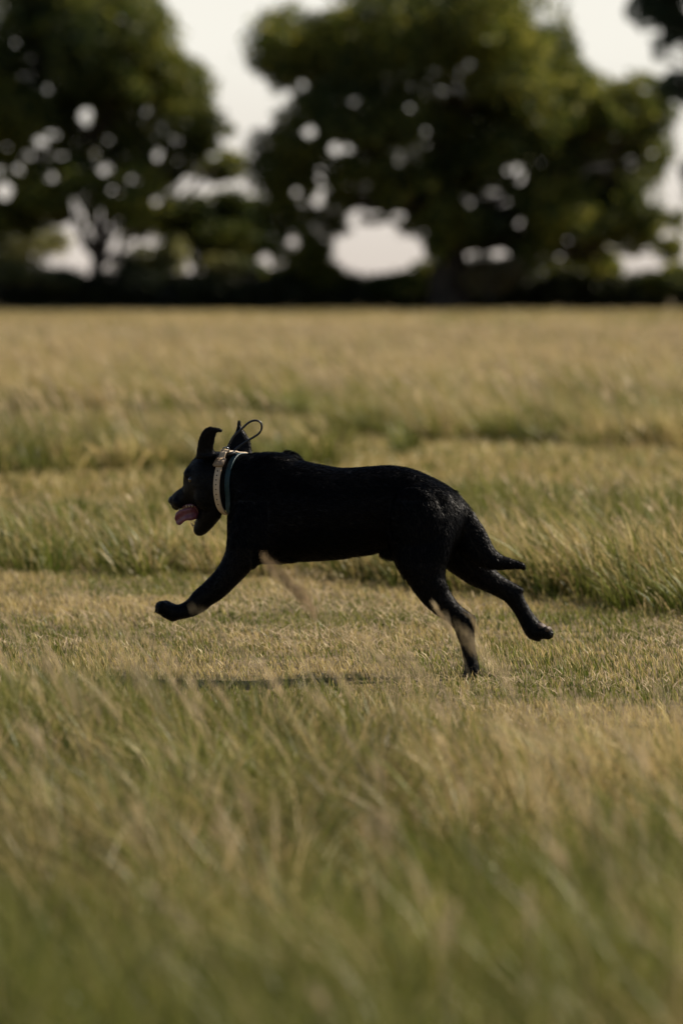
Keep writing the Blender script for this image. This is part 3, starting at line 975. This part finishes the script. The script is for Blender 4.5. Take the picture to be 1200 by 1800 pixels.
part('nose', f_nose, nose_m, dog)
eye_m = mat('eye', (0.02, 0.010, 0.005), 0.05, 0.7)
hp, hn = hit(334, 843)
part('eye', lambda bm: bmesh.ops.create_uvsphere(bm, u_segments=20, v_segments=14, radius=.0095, matrix=Matrix.Translation(hp - hn * .006)), eye_m, dog)
claw_m = mat('claw', (0.02, 0.017, 0.014), 0.35, 0.5)
for dy, px in ((-.092, 280), (-.077, 276), (-.062, 277), (-.048, 282)):
    part('claw', lambda bm: cone(bm, at(px + 2, 1071, YD + dy), Vector((-.75, 0, -.65)).normalized(), .013, .0032), claw_m, dog)
for dy in (.046, .061, .075, .090):
    part('claw', lambda bm: cone(bm, at(962, 1113, YD + dy), Vector((.8, 0, .1)).normalized(), .013, .0032), claw_m, dog)
pad_m = noise_mat('paw_pad', (0.06, 0.042, 0.034), (0.11, 0.078, 0.06), 90, 0.6, 0.3, 0.4)


def f_pad(dy, px, py, rx, rz):
    return lambda bm: ell(bm, px, py, dy, rx, rz, .009, 35)


part('paw_pad', lambda bm: ell(bm, 951, 1103, .060, 11, 8, .022, 30), pad_m, dog)
for dy, px in ((.043, 960), (.058, 963), (.074, 963), (.090, 960)):
    part('paw_pad', f_pad(dy, px, 1107, 6, 6.5), pad_m, dog)


# ------------------------------------------------------------------ collars
def collar_ring(cx_top, cy_top, cx_bot, cy_bot, dx_, dyc, off):
    a = at(cx_top, cy_top, YD + dyc); b = at(cx_bot, cy_bot, YD + dyc)
    c = (a + b) / 2
    up = (a - b).normalized()
    lat = Vector((dx_, -.06, 0)).normalized()
    lat = (lat - up * lat.dot(up)).normalized()
    nrm = up.cross(lat).normalized()
    if nrm.x > 0: nrm = -nrm
    return c, up, lat, nrm


def strap(bm, c, up, lat, nrm, half, thick, off, rmax=.09, seg=96, t0=0, t1=2 * math.pi):
    rings = []
    pts = []
    for k in range(seg):
        t = t0 + (t1 - t0) * k / seg
        d = up * math.cos(t) + lat * math.sin(t)
        rr = []
        for s_ in (-1, 0, 1):
            o_ = c + nrm * half * s_
            h = BV.ray_cast(o_ + d * .14, -d, .14)
            rr.append(((h[0] - o_).length if h[0] else .06))
        pts.append(max(rr))
    pts = np.array(pts)
    med = np.minimum(pts, rmax)
    for _ in range(6):
        med = (np.roll(med, 1) + med * 2 + np.roll(med, -1)) / 4
    for k in range(seg):
        t = t0 + (t1 - t0) * k / seg
        d = up * math.cos(t) + lat * math.sin(t)
        r0 = med[k] + off
        ring = []
        for s_, e in ((-1, 0), (-1, .6), (-.85, 1), (.85, 1), (1, .6), (1, 0)):
            ring.append(bm.verts.new(c + nrm * half * s_ + d * (r0 + thick * e)))
        rings.append(ring)
    m = len(rings[0])
    for i in range(seg):
        a, b = rings[i], rings[(i + 1) % seg]
        for j in range(m):
            bm.faces.new((a[j], a[(j + 1) % m], b[(j + 1) % m], b[j]))
    return med


tan_m = noise_mat('tan_strap', (0.44, 0.33, 0.21), (0.50, 0.385, 0.26), 150, 0.5, 0.4, 0.15)
teal_m = noise_mat('teal_strap', (0.0015, 0.020, 0.025), (0.003, 0.030, 0.035), 200, 0.5, 0.4, 0.2)
blk_m = mat('black_cord', (0.010, 0.010, 0.011), 0.35, 0.5)
hole_m = mat('strap_hole', (0.01, 0.009, 0.008), 0.8, 0.1)
steel_m = mat('dark_steel', (0.22, 0.24, 0.27), 0.22, 0.5, Metallic=1.0)

c1, up1, lat1, n1 = collar_ring(407, 800, 405, 889, -.036, .012, 0)
col1 = empty('dog_collar', c1)
tag(col1, 'tan collar with punched holes and a boxy buckle around the dog\'s neck', 'collar')
RR = {}
part('strap', lambda bm: RR.setdefault('m', strap(bm, c1, up1, lat1, n1, .0088, .0032, .0035)), tan_m, col1, smooth=False)
med = RR['m']


def on_ring(t, extra):
    d = up1 * math.cos(t) + lat1 * math.sin(t)
    k = (t / (2 * math.pi) * 96) % 96
    i = int(k); f = k - i
    r0 = med[i] * (1 - f) + med[(i + 1) % 96] * f
    return c1 + d * (r0 + extra), d


def f_hole(t):
    def f(bm):
        p, d = on_ring(t, .0068)
        q = d.to_track_quat('Z', 'Y').to_matrix().to_4x4()
        bmesh.ops.create_cone(bm, cap_ends=True, segments=12, radius1=.0018, radius2=.0018, depth=.0012, matrix=Matrix.Translation(p) @ q)
    return f


for k in range(8):
    part('strap_hole', f_hole(1.18 + k * .17), hole_m, col1)


def box(bm, M, sx, sy, sz, bev):
    r = bmesh.ops.create_cube(bm, size=1, matrix=M @ Matrix.Diagonal((sx, sy, sz, 1)))
    vs = r['verts']
    ed = list({e for v in vs for e in v.link_edges})
    bmesh.ops.bevel(bm, geom=ed, offset=bev, segments=2, affect='EDGES')


def f_buckle(bm):
    p, d = on_ring(.86, .0095)
    tng = d.cross(n1).normalized()
    M = Matrix((n1, tng, d)).transposed().to_4x4()
    box(bm, Matrix.Translation(p) @ M, .028, .026, .009, .0018)
    for k in (-1, 0, 1):
        box(bm, Matrix.Translation(p + tng * .006 * k + d * .0047) @ M, .020, .0016, .0012, .0003)


part('buckle', f_buckle, mat('buckle_plastic', (0.25, 0.18, 0.115), 0.55, 0.3), col1)


def f_keeper(bm):
    p, d = on_ring(.36, .0068)
    tng = d.cross(n1).normalized()
    M = Matrix((n1, tng, d)).transposed().to_4x4()
    box(bm, Matrix.Translation(p) @ M, .0235, .008, .006, .0012)


part('strap_keeper', f_keeper, tan_m, col1)

c2, up2, lat2, n2 = collar_ring(423, 800, 420, 893, -.034, .008, 0)
col2 = empty('tracking_collar', c2)
tag(col2, 'teal collar carrying a black antenna cord bent into a loop, behind the tan one', 'collar')
part('strap', lambda bm: strap(bm, c2, up2, lat2, n2, .0070, .0028, .0004), teal_m, col2, smooth=False)


def f_loop(bm):
    pp = [(398, 800), (400, 788), (410, 768), (424, 755), (437, 743), (449, 739), (458, 743), (460, 752), (455, 762), (440, 772), (424, 782), (412, 792), (408, 801)]
    rr = catmull(pp, 6)
    pts = [at(x, y, YD - .004 + .02 * (i / len(rr))) for i, (x, y) in enumerate(rr)]
    tube_into(bm, pts, [.0028] * len(pts), 10)


part('antenna_loop', f_loop, blk_m, col2)


def f_ring(bm):
    c = at(397, 792, YD - .018)
    pts = [c + Vector((math.cos(t) * .0085, -.003 * math.sin(t), math.sin(t) * .0085)) for t in [i * 2 * math.pi / 28 for i in range(29)]]
    tube_into(bm, pts, [.0016] * 29, 8)


part('metal_ring', f_ring, steel_m, col2)


def f_clip(bm):
    p = at(404, 798, YD - .010)
    box(bm, Matrix.Translation(p) @ Matrix.Rotation(R(-12), 4, 'Y'), .030, .016, .010, .002)


part('antenna_mount', f_clip, blk_m, col2)
